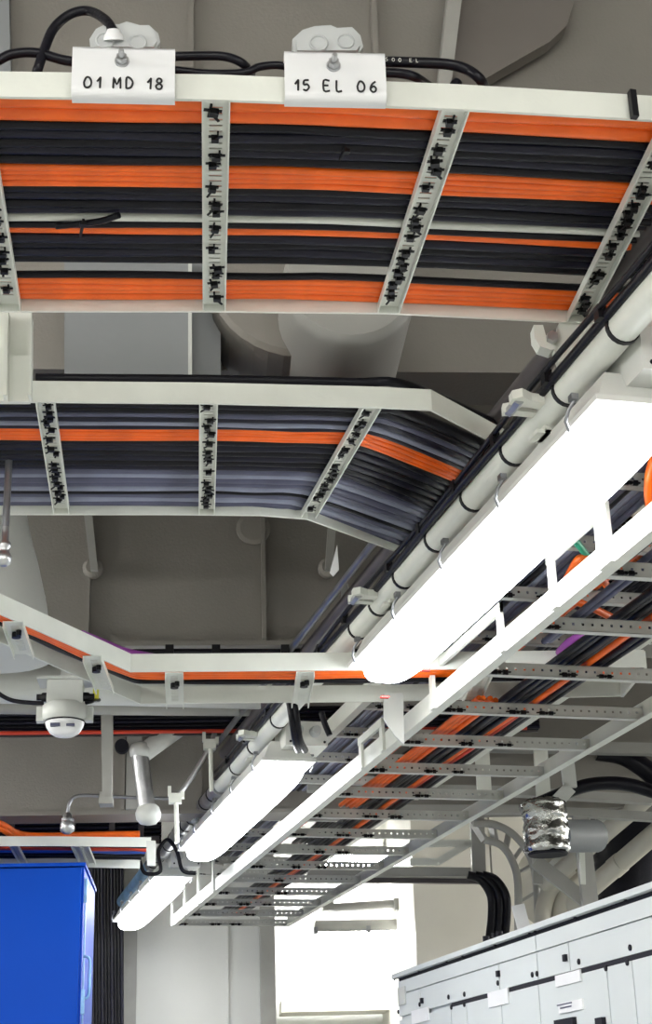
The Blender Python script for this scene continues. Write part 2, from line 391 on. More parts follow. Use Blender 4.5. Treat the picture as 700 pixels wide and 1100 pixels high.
# --- tray 2
H2=1.24
n2p=extend([onz(0,432,H2),onz(225,434,H2),onz(400,438,H2),onz(463,441,H2),onz(541,482,H2)],.9,1.05)
f2p=extend([onz(0,553,H2),onz(180,553,H2),onz(280,554,H2),onz(330,558,H2),onz(437,597,H2)],.9,1.05)
ru2=[((-120,431),(-85,553)),((48,432),(66,553)),((224,434),(222,553)),((400,439),(331,557)),((541,482),(437,597))]
ru2=[(onz(*a,H2),onz(*b,H2)) for a,b in ru2]
dd=(n2p[-1]-n2p[-2]).normalized()
for k in (1,2,3): ru2.append((ru2[4][0]+dd*.3*k, ru2[4][1]+dd*.3*k))
T2=cross_tray('white ladder cable tray in the middle, bending away past the long pipe', n2p, f2p, H2, .042, ru2, W=.034)
bands(n2p,f2p,H2,150,[
 (433,444,2,'black','black cable beside the near rail of the middle tray','black cables at the near rail of the middle tray'),
 (444,448,1,'slate','slate grey cable between black cables near the front of the middle tray',None),
 (448,453,1,'navy','dark blue cable near the front of the middle tray',None),
 (453,456.5,1,'pale','pale grey-blue cable just ahead of the orange band, middle tray',None),
 (456.5,460,1,'navy','dark blue cable touching the orange band, middle tray',None),
 (460,472,4,'orange','orange cable in the only orange band of the middle tray','orange cables of the middle tray'),
 (473,505,6,['black','navy'],'black cable in the broad band behind the orange one, middle tray','black cables of the middle tray'),
 (505,527,5,['slate','pale','slate'],'slate blue-grey cable in the band toward the far rail, middle tray','slate cables of the middle tray'),
 (527,530,1,'black','single black cable between two slate bands of the middle tray',None),
 (530,548,4,['slate','pale'],'slate blue-grey cable beside the far rail of the middle tray','slate cables at the far rail of the middle tray'),
])
# black cable lying on top of the near rail of tray 2
pts=[p+UP*.055+Vector((0,.012,0)) for p in [onz(38,433,H2),onz(225,434,H2),onz(380,437,H2),onz(440,440,H2),onz(541,482,H2)]]
solo('cable', MB().tube(spline(pts,6),.0095,8), M['black'], 'thick black cable lying along the top of the near rail, middle tray', 'cable')
# hanger plate between tray 1 and tray 2 at left
hg=thing('tray_hanger', onv(16,430,2.5), 'wide white steel hanger at the left edge joining the top and middle trays', 'bracket')
part('channel', MB().prism([onv(x,y,2.50) for x,y in [(-14,330),(34,330),(32,431),(-14,431)]], n2*.012), M['paint'], hg)
part('flange', MB().prism([onv(x,y,2.47) for x,y in [(5,332),(9,332),(7,424),(3,424)]], n2*.03), M['paint'], hg)
part('flange', MB().prism([onv(x,y,2.48) for x,y in [(31,338),(34,338),(33,424),(30,424)]], n2*.03), M['paint'], hg)
# --- tray 3
H3=1.06
n3=[onz(-70,628,H3),onz(0,660,H3),onz(140,722,H3),onz(395,720,H3),onz(693,717,H3)]
f3=[onz(-70,658,H3),onz(0,690,H3),onz(150,756,H3),onz(400,754,H3),onz(668,748,H3)]
ru3=[((14,667),(26,702)),((99,704),(113,740)),((187,722),(188,756)),((328,721),(322,755)),((520,719),(505,751))]
T3=cross_tray('narrow white cable tray crossing low, kinked at left, behind the first lamp', n3, f3, H3, .045, [(onz(*a,H3),onz(*b,H3)) for a,b in ru3], nt=0, W=.045, drop=.015)
for a,b in ru3[:4]:
    c=(onz(*a,H3).lerp(onz(*b,H3),.3))
    part('key_clip', MB()._lathe(c-UP*.004,UP,[(.010,-.012),(.010,0)],12)._lathe(c-UP*.003+Vector((.004,-.016,0)),UP,[(.006,-.012),(.006,0)],10), M['tie'], T3)
part('end_bar', MB().beam(n3[-1]+UP*.02,f3[-1]+UP*.02,.008,.045), M['paint'], T3)
def t3c(v,r,m,lab,rise=0,sl=slice(0,5),grp=None):
    return tray_cable('cable',n3[sl],f3[sl],v,H3,r,M[m],lab,'cable',grp,wob=.0015,rise=rise-.0140,ends=(0,-.02),tight=True)
for k_,v in enumerate((.12,.20,.28)): t3c(v,.0085,'orange',ORD[k_]+' orange cable along the near side of the narrow kinked tray',grp='orange cables in the narrow kinked tray')
t3c(.42,.008,'black','black cable beside the orange ones in the narrow kinked tray')
pts=[onz(x,y,H3+.05) for x,y in [(88,682),(112,692),(135,701),(160,706),(190,712)]]
solo('cable', MB().tube(spline(pts,6),.012,8), M['purple'], 'purple cable rising over the rail where the narrow tray kinks', 'cable')
# hanging gusset plate at the first lamp's far end
c=[onv(x,y,3.985) for x,y in [(412,745),(433,745),(434,800),(424,790),(412,772)]]
solo('gusset_plate', MB().prism(c, n2*.01), M['duct2'], 'pale grey tapered plate hanging below the narrow tray at the first lamp end', 'bracket')
# ================================================================ LONG LADDER TRAYS ALONG THE ROOM
XL,XR=1.22,1.80
def long_tray(label,h,y0,y1,frames):
    root=thing('cable_tray', P(XL,(y0+y1)/2,h), label, 'cable tray')
    part('rail', MB().pbox(XL-.004,XL+.004,y0,y1,h,h+.05).pbox(XL,XL+.022,y0,y1,h,h+.003), M['paint'], root)
    part('rail', MB().pbox(XR-.004,XR+.004,y0,y1,h,h+.05).pbox(XR-.022,XR,y0,y1,h,h+.003), M['paint'], root)
    me=holed(XR-XL-.012).mesh('rung',M['rungp'],Vector()); k=0; y=3.0
    while y-.35>y0: y-=.35
    while y<y1+.02:
        r=inst('rung',me,root,P((XL+XR)/2,y,h+.004)-root.location,0)
        for cx_ in CLIPS:
            if R.random()<.85:
                o=inst('cable_tie',tiebig,r,(cx_-(XL+XR)/2+R.uniform(-.012,.012),-.012,.006),0); o.scale=(R.uniform(.7,1.2),1,R.uniform(.8,1.2))
        y+=.35
    for (ya,yb,top,n) in frames:
        fr=MB()
        for i in range(n):
            yy=ya+(yb-ya)*i/(n-1); ww=.03 if (i==0 and ya<3) else .014; fr.pbox(XL-.012,XL-.004,yy-ww,yy+ww,h,top)
        fr.pbox(XL-.014,XL-.004,ya-.014,yb+.014,top-.022,top)
        part('hanger_frame', fr, M['paint'], root)
    return root
def tb():
    m=MB(); m.bx(-.020,-.006,-.006,0,-.006,.004); m.bx(.008,.020,-.006,0,-.006,.004); m.bx(-.028,.028,-.003,.001,-.001,.002); m.bx(-.003,.004,-.004,.002,-.004,.003); return m
tiebig=tb().mesh('cable_tie',M['tie'],Vector())
CLIPS=(1.27,1.44,1.53)
TL=long_tray('long white ladder tray running away at right, low one with slotted rungs',.98,1.9,7.9,[(2.58,2.84,1.10,2),(3.15,3.65,1.09,2),(4.11,4.33,1.07,2),(6.73,7.87,1.18,4)])
CLIPS=(1.30,1.40)
TU=long_tray('upper long ladder tray stacked right above the low one at right',1.17,1.9,7.6,[])
ORDL=['leftmost']+ORD[1:]
def long_cable(x,h,r,m,label,group,y0=1.8,y1=7.8,dx=0,wob=.003,k0=None):
    pts=[]; y=y0; ph=R.uniform(0,6)
    while y<=y1: pts.append(P(x+dx*(y-y0)+wob*math.sin(ph+y*2.3), y, h+.006*abs(math.sin(ph+y*1.7)))); y+=.35
    return solo('cable', MB().tube(pts,r,8), M[m], label, 'cable', group)
hh=1.024
for i in range(4): long_cable(1.238+i*.017,hh,.0085,'black',ORDL[i]+' '+'black cable beside the left rail of the low long tray','black cables at the left rail of the low long tray')
for i in range(2): long_cable(1.330+i*.015,hh,.0075,'slate',ORDL[i]+' '+'slate cable in the left half of the low long tray','slate cables in the low long tray',y1=3.3)
for i in range(4): long_cable(1.357+i*.0165,hh+.003,.0075,'orange',ORDL[i]+' '+'orange cable in the left band of the low long tray','orange cables in the left band of the low long tray',y0=3.72,y1=5.4)
for i in range(4): long_cable(1.425+i*.018,hh,.009,'black',ORDL[i]+' '+'black cable in the middle bundle of the low long tray','black cables in the middle of the low long tray',y1=7.85)
long_cable(1.499,hh-.001,.009,'orange','single orange cable inside the black middle bundle of the low long tray',None,y1=7.85)
long_cable(1.514,hh+.001,.006,'red','thin red-orange cable beside the single orange one, low long tray',None,y1=7.85)
for i in range(2): long_cable(1.532+i*.018,hh,.009,'black',ORDL[i]+' '+'black cable right of the single orange one, low long tray','black cables right of the orange one, low long tray',y1=7.85)
hu=1.215
for i in range(9): long_cable(1.27+i*.018,hu,.009,['slate','black','pale','slate'][i%4],ORDL[i]+' '+'slate or black cable on the left side of the upper long tray','cables at the left of the upper long tray',y0=2.0,y1=7.5)
for i in range(3): long_cable(1.50+i*.018,hu,.009,'orange',ORDL[i]+' '+'orange cable on the upper long tray','orange cables on the upper long tray',y0=2.0,y1=7.0)
for i in range(7): long_cable(1.60+i*.018,hu,.009,'black',ORDL[i]+' '+'black cable on the right side of the upper long tray','black cables at the right of the upper long tray',y0=2.0,y1=7.0)
# orange cable looping down at the right edge, green one behind
pts=[onz(x,y,h) for x,y,h in [(728,430,1.2),(713,470,1.16),(701,505,1.12),(699,535,1.10),(706,560,1.10),(728,580,1.12)]]
solo('cable', MB().tube(spline(pts,6),.013,10), M['orange'], 'thick orange cable loop hanging at the right edge beside the first lamp', 'cable')
pts=[onz(x,y,1.14) for x,y in [(600,640),(622,600),(640,612),(652,630)]]
solo('cable', MB().tube(spline(pts,6),.009,8), M['orange'], 'orange cable bending inside the first white hanger frame', 'cable')
pts=[onz(x,y,1.15) for x,y in [(598,580),(612,576),(632,600),(645,622)]]
solo('cable', MB().tube(spline(pts,6),.008,8), M['green'], 'green cable bending inside the first white hanger frame', 'cable')
pts=[onz(x,y,1.10) for x,y in [(610,642),(640,655),(664,667)]]
solo('cable', MB().tube(spline(pts,4),.009,8), M['orange'], 'short orange cable crossing under slate cables, right of the hanger frame', 'cable')
pts=[onz(x,y,1.10) for x,y in [(590,715),(612,690),(640,678)]]
solo('cable', MB().tube(spline(pts,4),.012,8), M['purple'], 'purple cable crossing behind the low long tray', 'cable')
# ================================================================ THE LONG PIPE AND WHAT HANGS ON IT
HP=1.16; XP=1.01
pp=thing('pipe', P(XP,3.4,HP), 'long white steel pipe running beside the lamps with a black cable tied along it', 'pipe')
part('tube', MB().tube([P(XP,.9,HP),P(XP,3.0,HP),P(XP,5.45,HP)],.026,20), M['paint'], pp)
z2=thing('conduit', P(XP,6.8,HP), 'galvanised steel conduit continuing the white pipe above the far lamps', 'pipe')
part('tube', MB().tube([P(XP,5.47,HP),P(XP,6.6,HP),P(XP,7.2,HP)],.027,20), M['zinc'], z2)
part('blue_wrap', MB().tube([P(XP,7.2,HP),P(XP,8.2,HP-.02)],.030,20), M['bzinc'], z2)
for y in (5.46,5.9,6.35,6.8): part('coupling', MB().tube([P(XP,y,HP),P(XP,y+.05,HP)],.033,18), M['zinc'], z2)
def ring(c,r,t,m,par,name):
    return part(name, MB().tube([c-Vector((0,t,0)),c+Vector((0,t,0))],r,18), m, par)
ys=[(onz(x,y,HP)).y for x,y in [(665,352),(607,420),(547,485),(502,535),(470,580),(437,620),(412,650),(385,675)]]
ys=[1.3,1.65]+ys+[3.85,4.15,4.5,4.85,5.15]
for y in ys:
    ring(P(XP,y,HP),.0285,.0045,M['tie'],pp,'strap')
    part('strap_knot', MB().box(P(XP-.036,y,HP+.022),Vector((.007,0,0)),Vector((0,.009,0)),UP*.012), M['tie'], pp)
for y in (5.6,5.75,6.05,6.2,6.5,6.65,6.95,7.1): ring(P(XP,y,HP),.0295,.005,M['tie'],z2,'strap')
pts=[P(XP-.030+.003*math.sin(y*4),y,HP+.014+.002*math.sin(y*7)) for y in [i*.25+.9 for i in range(19)]]
solo('cable', MB().tube(pts,.0085,8), M['black'], 'black cable tied along the left side of the long white pipe', 'cable')
pts=[P(XP-.038+.003*math.sin(y*5),y,HP+.030+.003*math.sin(y*6)) for y in [i*.25+.9 for i in range(19)]]
solo('cable', MB().tube(pts,.0055,8), M['black'], 'second thinner black cable tied above the long white pipe', 'cable')
def clamp(px,py,lab):
    c=onz(px,py,HP); c.x=XP-.05
    t=thing('pipe_clamp', c, lab, 'clamp', None)
    o=c-UP*.006
    part('jaw', MB().prism([o+Vector((x_,y_,0)) for x_,y_ in [(.05,-.01),(.0,-.016),(-.022,-.030),(-.036,-.018),(-.034,.004),(-.018,.012),(.0,.010),(.05,.016)]], UP*.016), M['paint'], t)
    part('jaw', MB().prism([o+Vector((x_,y_,0)) for x_,y_ in [(.05,.03),(.0,.026),(-.020,.024),(-.034,.034),(-.030,.052),(-.008,.046),(.05,.05)]], UP*.016), M['paint'], t)
    part('bolt', MB()._lathe(c+Vector((-.022,-.012,-.004)),Vector((0,1,0)),[(.009,0),(.009,.05)],6), M['zinc'], t)
clamp(570,432,'white cast clamp with bolt on the pipe left of the first lamp near end')
clamp(400,640,'white cast clamp on the pipe above the far half of the first lamp')
clamp(277,790,'small clamp on the pipe beside the second lamp near end')
# bracket carrying the pipe from tray 1
b=thing('pipe_bracket', onz(612,345,1.28), 'white forked bracket between the top tray and the long pipe', 'bracket')
q=lambda x,y: onv(x,y,2.36)
part('stem', MB().prism([q(*p_) for p_ in [(600,347),(636,347),(636,370),(622,398),(604,400),(594,372)]], n2*.02), M['paint'], b)
part('fork', MB().prism([q(*p_) for p_ in [(573,349),(583,349),(586,360),(592,364),(600,352),(603,372),(592,376),(580,372),(574,362)]], n2*.03), M['paint'], b)
part('fork_bolt', MB()._lathe(q(592,364),-n2,[(.010,0),(.010,.012)],6), M['zinc'], b)
# parallel dark pipes higher up
k=thing('pipe', P(1.05,3.5,1.31), 'pair of dark brown pipes running higher up, left of the long white pipe', 'pipe')
part('tube', MB().tube([P(1.05,1.2,1.31),P(1.05,5.6,1.31)],.020,14), M['brown'], k)
part('tube', MB().tube([P(1.005,2.9,1.32),P(1.005,5.6,1.32)],.010,12), M['steel'], k)
for x,y in ((375,640),(360,652)):
    pass
c=onz(372,645,1.36)
s=thing('pipe_support', c, 'small grey angle support under the dark pipes, above the lamp', 'bracket')
part('arm', MB().prism([onz(x,y,1.36) for x,y in [(367,625),(372,625),(376,642),(396,640),(398,648),(376,652),(366,650)]], UP*.012), M['grey'], s)
# white pointed tab hanging under tray 2
solo('hanging_tab', MB().prism([onv(x,y,3.6) for x,y in [(362,585),(364,612),(358,619),(354,615)]], n2*.004), M['white'], 'small white pointed tab hanging below the bend of the middle tray', 'tag')
# ================================================================ FLUORESCENT LAMPS
def lamp(y0,y1,label,m,x=1.06,near_box=True,group=None,zt=1.065,hw=.078):
    t=thing('fluorescent_lamp', P(x,(y0+y1)/2,zt), label, 'lamp', group)
    # housing: tapered tray
    hb_=MB(); r=[]
    def loop(ya,xa,h,inset): return [P(x-xa,ya+inset,h),P(x+xa,ya+inset,h)]
    a=hw; b_=hw*.62
    hb_.hexa([P(x-a,y0,zt),P(x+a,y0,zt),P(x+a,y1,zt),P(x-a,y1,zt),P(x-b_,y0+.03,zt+.06),P(x+b_,y0+.03,zt+.06),P(x+b_,y1-.03,zt+.06),P(x-b_,y1-.03,zt+.06)])
    part('housing',hb_,M['housing'],t)
    part('rim', MB().pbox(x-a-.006,x+a+.006,y0-.006,y1+.006,zt-.008,zt+.002), M['housing'], t)
    # diffuser: rounded bath, grown as rings of a superellipse shrinking downward
    d=MB(); n=40; rows=[(1,0),(.99,.012),(.95,.026),(.84,.038),(.6,.045),(.2,.047)]; vs=[]
    cyc=(y0+y1)/2; hl=(y1-y0)/2-.004
    for s_,dz in rows:
        for i in range(n):
            an=2*math.pi*i/n; ca,sa=math.cos(an),math.sin(an)
            ex=math.copysign(abs(ca)**.35,ca)*(a-.004)*s_; ey=math.copysign(abs(sa)**.35,sa)*(hl-(1-s_)*a)
            vs.append(P(x+ex,cyc+ey,zt-.008-dz))
    fs=[(i*n+j,i*n+(j+1)%n,(i+1)*n+(j+1)%n,(i+1)*n+j) for i in range(len(rows)-1) for j in range(n)]+[tuple((len(rows)-1)*n+j for j in range(n))]
    d.add(vs,fs,True); part('diffuser',d,m,t)
    k=int((y1-y0)/.33)
    for i in range(k+1):
        yy=y0+.09+(y1-y0-.18)*i/k
        for sg in (-1,1):
            c=P(x+sg*(a+.006),yy,zt)
            part('latch', MB().tube([c+Vector((0,-.02,.03)),c+Vector((sg*.010,-.01,.012)),c+Vector((sg*.012,.0,-.004)),c+Vector((sg*.004,.006,-.018))],.0035,6).box(c+Vector((sg*.004,-.02,.03)),Vector((.006,0,0)),Vector((0,.008,0)),UP*.005), M['steel'], t)
    for yy in (y0+.28,y1-.28):
        part('mounting_bracket', MB().pbox(x-.06,x-.035,yy-.02,yy+.02,zt+.055,zt+.10).pbox(x-.075,x+.03,yy-.02,yy+.02,zt+.055,zt+.062), M['paint'], t)
    if near_box:
        e=part('terminal_box', MB().pbox(x-.02,x+.11,y0-.05,y0+.10,zt+.03,zt+.105), M['housing'], t)
        for dx in (.015,.07):
            part('gland', MB()._lathe(P(x+dx,y0-.05,zt+.072),Vector((0,-1,0)),[(.017,0),(.017,.012),(.013,.014),(.013,.035)],14), M['plastic'], t)
        for dx in (-.005,.1): part('screw', MB()._lathe(P(x+dx,y0-.0505,zt+.042),Vector((0,-1,0)),[(.004,0),(.004,.002)],8), M['seam'], t)
    return t
lamp(2.06,3.58,'nearest and largest glowing fluorescent lamp hanging under the long pipe',M['lamp'])
lamp(4.60,6.20,'second glowing fluorescent lamp along the pipe, behind the narrow tray',M['lamp'])
lamp(6.85,8.35,'farthest and smallest lamp of the row, nearest the blue cabinet',M['lamp'])
for x,y in ((413,749),(457,720)):
    c=onz(x,y,.985)
    solo('sticker', MB().box(c,Vector((.010,0,0)),Vector((0,.006,0)),UP*.002), M['marker'], 'small red sticker on the far end of the first lamp' if x<430 else 'small red sticker on the right side of the first lamp', 'sticker')
# unseen fill lamps added out of frame to brighten the room
lamp(-.6,.9,'added unseen fluorescent lamp behind the viewer continuing the row',M['fill_lamp'])
for (x,ya) in ((-1.5,.2),(-1.5,3.0),(-1.5,-2.4),(1.06,-2.6),(-1.5,5.6),(3.4,.4),(3.4,2.7),(3.4,5.0)):
    lamp(ya,ya+1.5,'added unseen fill lamp outside the picture',M['fill_lamp'],x=x,near_box=False,group='added fill lamps outside the picture')
for k_,(u_,h_) in enumerate(((-1.6,1.15),(.2,1.15),(2.0,1.15),(-.8,2.1),(1.2,2.1))):  # fill lamps invented on the rear wall to light plates, rails and girders
    wl=thing('wall_fill_lamp', Q(u_,-3.55,h_), 'added unseen fill lamp on the wall behind the viewer, outside the picture','lamp','added fill lamps behind the viewer')
    part('housing', MB().qbox(u_-.65,u_+.65,-3.6,-3.54,h_-.09,h_+.09), M['housing'], wl)
    part('diffuser', MB().qbox(u_-.63,u_+.63,-3.54,-3.49,h_-.08,h_+.08), M['wall_fill'], wl)
for v_ in (.6,2.2,3.75,5.2,7.2):  # fill lamps invented on the left wall to light the girder faces
    wl=thing('wall_fill_lamp', Q(-2.55,v_,1.6), 'added unseen fill lamp on the left wall, outside the picture','lamp','added fill lamps on the left wall')
    part('housing', MB().qbox(-2.6,-2.55,v_-.45,v_+.45,1.5,1.72), M['housing'], wl)
    part('diffuser', MB().qbox(-2.55,-2.49,v_-.43,v_+.43,1.51,1.71), M['wall_fill'], wl)
for v_ in (5.6,7.3):  # fill lamps invented on the right wall to lift the cream lining
    wl=thing('wall_fill_lamp', Q(5.15,v_,1.2), 'added unseen fill lamp on the right wall, outside the picture','lamp','added fill lamps on the right wall')
    part('housing', MB().qbox(5.14,5.2,v_-.6,v_+.6,1.0,1.4), M['housing'], wl)
    part('diffuser', MB().qbox(5.08,5.14,v_-.58,v_+.58,1.02,1.38), M['wall_fill'], wl)
# lamp across the bright recess
v=9.15
cl=thing('fluorescent_lamp', onv(398,995,v), 'distant transverse lamp with grey housing across the bright recess', 'lamp')
ul,ur=(onv(338,995,v)-EV).dot(t2),(onv(457,995,v)-EV).dot(t2); hz=hb(1004,398,v)
part('housing', MB().qbox(ul,ur,v-.07,v+.07,hz+.012,hz+.075), M['grey'], cl)
part('diffuser', MB().qbox(ul+.01,ur-.01,v-.06,v+.06,hz-.03,hz+.012), M['stronglamp'], cl)
for px in (338,394,452): part('clip', MB().qbox((onv(px,995,v)-EV).dot(t2)-.012,(onv(px,995,v)-EV).dot(t2)+.012,v-.078,v-.07,hz,hz+.04), M['steel'], cl)
v=9.5
rl=thing('fluorescent_lamp', Q((ul+ur)/2,v,1.5), 'added fill lamp high in the bright recess', 'lamp')  # extra lamp put in to brighten the recess walls
part('housing', MB().qbox(ul-.1,ur-.12,v-.07,v+.07,1.55,1.60), M['grey'], rl)
part('diffuser', MB().qbox(ul-.1,ur-.12,v-.06,v+.06,1.50,1.55), M['stronglamp'], rl)
cb=thing('conduit', onv(400,972,9.0), 'grey conduit with a bend running above the distant transverse lamp', 'pipe')
part('tube', MB().tube(spline([onv(x,y,9.0) for x,y in [(352,976),(380,974),(410,972),(430,970),(446,962),(460,952)]],5),.026,12), M['grey'], cb)
for x in (352,428): part('coupling', MB().qbox((onv(x,972,9)-EV).dot(t2)-.03,(onv(x,972,9)-EV).dot(t2)+.03,8.95,9.05,hb(979,x,9),hb(966,x,9)), M['grey'], cb)
# ================================================================ LABEL PLATES, BOXES, SHORT CABLES ON TRAY 1
GL={'0':[[(0,.5),(.1,.1),(.45,0),(.8,.2),(.85,.6),(.6,.95),(.25,.95),(0,.5)]],
 '1':[[(0,.6),(.35,.95),(.4,1)],[(.4,1),(.35,0)]],
 'M':[[(0,0),(.05,1),(.4,.35),(.8,1),(.85,0)]], 'H':[[(0,0),(0,1)],[(0,.5),(.7,.5)],[(.7,0),(.7,1)]],
 'D':[[(0,0),(0,1),(.45,.95),(.75,.55),(.5,.08),(0,0)]],
 '8':[[(.45,.52),(.15,.7),(.25,.97),(.6,.97),(.7,.72),(.4,.52),(.05,.3),(.2,.02),(.6,.02),(.75,.3),(.45,.52)]],
 '5':[[(.7,1),(.15,.95),(.1,.55),(.5,.6),(.7,.3),(.4,0),(0,.08)]],
 'E':[[(.7,.97),(0,1),(0,0),(.7,.02)],[(0,.52),(.55,.52)]], 'L':[[(0,1),(0,0),(.6,.02)]],
 '6':[[(.65,.98),(.25,.75),(.02,.3),(.25,0),(.6,.05),(.7,.35),(.4,.55),(.08,.35)]],
 ' ':[]}
def lettering(txt, o, ex, ey, hgt, wid, adv, r, nrm):
    m=MB(); x=0
    for ch in txt:
        for st in GL[ch]:
            pts=[o+ex*(x+a*wid)+ey*(b*hgt)+nrm*(r*.3) for a,b in st]
            m.tube(spline(pts,3) if len(pts)>2 else pts, r, 6)
        x+=adv*(.62 if ch==' ' else (.62 if ch=='1' else 1))
    return m
def plate(x0,y0,x1,y1,txt,tx,ty,bx_,boxpts,circ,label,boxlabel,bolt,seed):
    v=1.735
    A,B,D_,E_=[onv(x,y,v) for x,y in [(x0,y0),(x1,y0),(x1,y1),(x0,y1)]]
    t=thing('label_plate',(A+B+D_+E_)/4,label,'sign')
    u0=(A-EV).dot(t2); u1=(B-EV).dot(t2); zt=A.z-EYE; zb=D_.z-EYE
    m=MB(); n=6
    zb=zb+.0
    prof=[(v,zt),(v,zb+.012)]+[(v+.012-.012*math.cos(a),zb+.012-.012*math.sin(a)) for a in [math.pi/2*i/n for i in range(1,n+1)]]+[(v+.022,zb)]
    prof2=[(a+.0025,b) if i<2 else (a+.001,b+.0025) for i,(a,b) in enumerate(prof)]
    for i in range(len(prof)-1):
        (a,b),(c,d),(e,f),(g,h)=prof[i],prof[i+1],prof2[i+1],prof2[i]
        m.hexa([Q(u0,a,b),Q(u1,a,b),Q(u1,c,d),Q(u0,c,d),Q(u0,g,h),Q(u1,g,h),Q(u1,e,f),Q(u0,e,f)])
    m.qbox(u0,u1,v,v+.022,zt-.0025,zt)
    part('sheet',m,M['plate'],t)
    o=onv(tx,ty,v-.0005); part('lettering', lettering(txt,o,t2,UP,.0165,.0110,.0170,.0014,-n2), M['ink'], t, 'black handwritten characters')
    c=onv(bolt[0],bolt[1],v)
    bo=part('bolt', MB()._lathe(c,-n2,[(.0095,0),(.0095,.0025)],20)._lathe(c-n2*.003,-n2,[(.0075,0),(.0075,.008)],6)._lathe(c-n2*.012,-n2,[(.0038,0),(.0038,.011),(.003,.013)],12), M['zinc'], t, 'zinc hex nut and stud')
    # junction box behind
    j=thing('junction_box', onv(*bx_,v+.04), boxlabel,'junction box')
    part('body', MB().prism([onv(x,y,v+.030) for x,y in boxpts], n2*.05), M['plastic'], j)
    cx0=sum(p[0] for p in boxpts)/len(boxpts); cy0=sum(p[1] for p in boxpts)/len(boxpts)
    part('cover', MB().prism([onv(cx0+(x-cx0)*.9,cy0+(y-cy0)*.88,v+.022) for x,y in boxpts], n2*.008), M['plastic'], j)
    for (x,y,r) in circ:
        cc=onv(x,y,v+.022); part('knockout', MB()._lathe(cc,-n2,[(r,0),(r,.003),(r*.8,.003),(r*.8,.001)],20), M['plastic'], j)
    return t
plate(78,50,188,102,'01 MD 18',90,94,(134,40),[(97,52),(96,42),(103,31),(113,26),(128,26),(136,23),(150,27),(160,27),(170,36),(172,45),(168,52)],[(113,44,.013),(148,46,.012)],
 'white folded plate at upper left, handwritten 01 MD 18, with hex nut','grey round-cornered junction box behind the 01 MD 18 plate',(131,66),1)
plate(305,55,413,106,'15 EL 06',317,97,(350,42),[(315,56),(314,42),(325,32),(338,28),(355,27),(362,30),(378,29),(387,38),(390,50),(386,56)],[(342,47,.013),(371,45,.012)],
 'white folded plate at upper centre, handwritten 15 EL 06, with hex nut','pale grey junction box behind the 15 EL 06 plate',(358,71),2)
def vcable(pts,r,label,v=1.79,m='black'):
    return solo('cable', MB().tube(spline([onv(x,y,v) if len(q_)==0 else onv(x,y,q_[0]) for x,y,*q_ in pts],7),r,10), M[m], label,'cable')
vcable([(34,88,1.82),(40,76),(48,52),(58,30),(76,15),(96,12),(114,22,1.765),(123,36,1.752)],.0068,'black cable arching high into the 01 MD 18 junction box')
vcable([(-20,74),(-4,66),(14,58),(40,57),(70,65),(100,68)],.0068,'black cable looping low from the left edge to behind the 01 MD 18 plate')
vcable([(180,61),(215,60),(242,61),(260,68),(270,80,1.82)],.0062,'black cable leaving the 01 MD 18 plate to the right and dropping into the tray')
vcable([(185,75,1.80),(225,79,1.80),(262,78),(278,72),(296,70),(312,72)],.0055,'black cable running from plate 01 MD 18 into plate 15 EL 06')
vcable([(405,66),(440,67),(480,69),(502,75),(516,86),(522,100,1.84)],.0075,'black printed cable curving from plate 15 EL 06 down into the tray')
vcable([(405,78),(430,79),(446,83),(460,92,1.83)],.0066,'short black cable under the printed one beside plate 15 EL 06')
solo('cable_end_cap', MB()._lathe(onv(490,94,1.80),UP,[(.008,0),(.009,.006),(.006,.012),(.002,.014)],12), M['black'], 'small black cap on the near rail right of plate 15 EL 06','cap')
solo('cable_gland', MB()._lathe(onv(122,40,1.757),UP+n2*-.6,[(.014,-.004),(.013,.002),(.010,.005),(.008,.009)],18), M['plate'], 'pale gland where the arching cable enters the 01 MD 18 junction box','gland')
# pale print on the cable, kept as raised ink marks
prt=MB()
for i,(x,ch) in enumerate([(414,'5'),(421,'0'),(428,'0'),(440,'E'),(447,'L')]):
    for st in GL[ch]: prt.tube([onv(x,65.5+i*.35,1.7815)+t2*(a*.004)+UP*(b*.006) for a,b in st],.0005,4)
solo('cable_print', prt, M['print'], 'faint pale print along the black cable right of plate 15 EL 06','print')
# ================================================================ LEFT SIDE FITTINGS
# clipped cable along the foot of the second girder
cc=thing('cable', onv(200,700,4.42), 'thin black cable clipped along the foot of the second girder','cable')
part('sheath', MB().tube([onv(x,y,4.42) for x,y in [(-60,716),(20,704),(80,701),(200,700),(330,700),(390,700)]],.009,8), M['black'], cc)
for x in (62,107,182,232,306,352): part('clip', MB().box(onv(x,699,4.40),t2*.012,n2*.01,UP*.016), M['tie'], cc)
# pale horizontal duct behind tray 3
dd2=thing('round_duct', onv(60,735,5.0), 'pale horizontal round duct behind the narrow tray','duct')
part('casing', MB().tube([onv(-60,734,5.0),onv(150,738,5.0),onv(300,742,5.0)],.062,24), M['duct2'], dd2)
part('casing', MB().tube([onv(-60,757,5.15),onv(290,760,5.15)],.030,16), M['grey'], dd2)
# big flared column at left
fl=thing('flared_duct', onv(-8,720,3.95), 'big white flared duct at the left edge above the narrow tray','duct')
ctr=onv(-12,700,4.0); prof=[]
for y,rw in [(705,62),(690,60),(650,54),(610,45),(570,34),(540,28),(480,26),(400,26)]:
    q_=onv(-12,y,4.0); prof.append((rw/1700*4.55, q_.z-ctr.z))
part('shell', MB()._lathe(ctr,UP,prof,32), M['duct2'], fl)
part('clip', MB().box(onv(45,652,4.0),t2*.008,n2*.008,UP*.03), M['duct2'], fl)
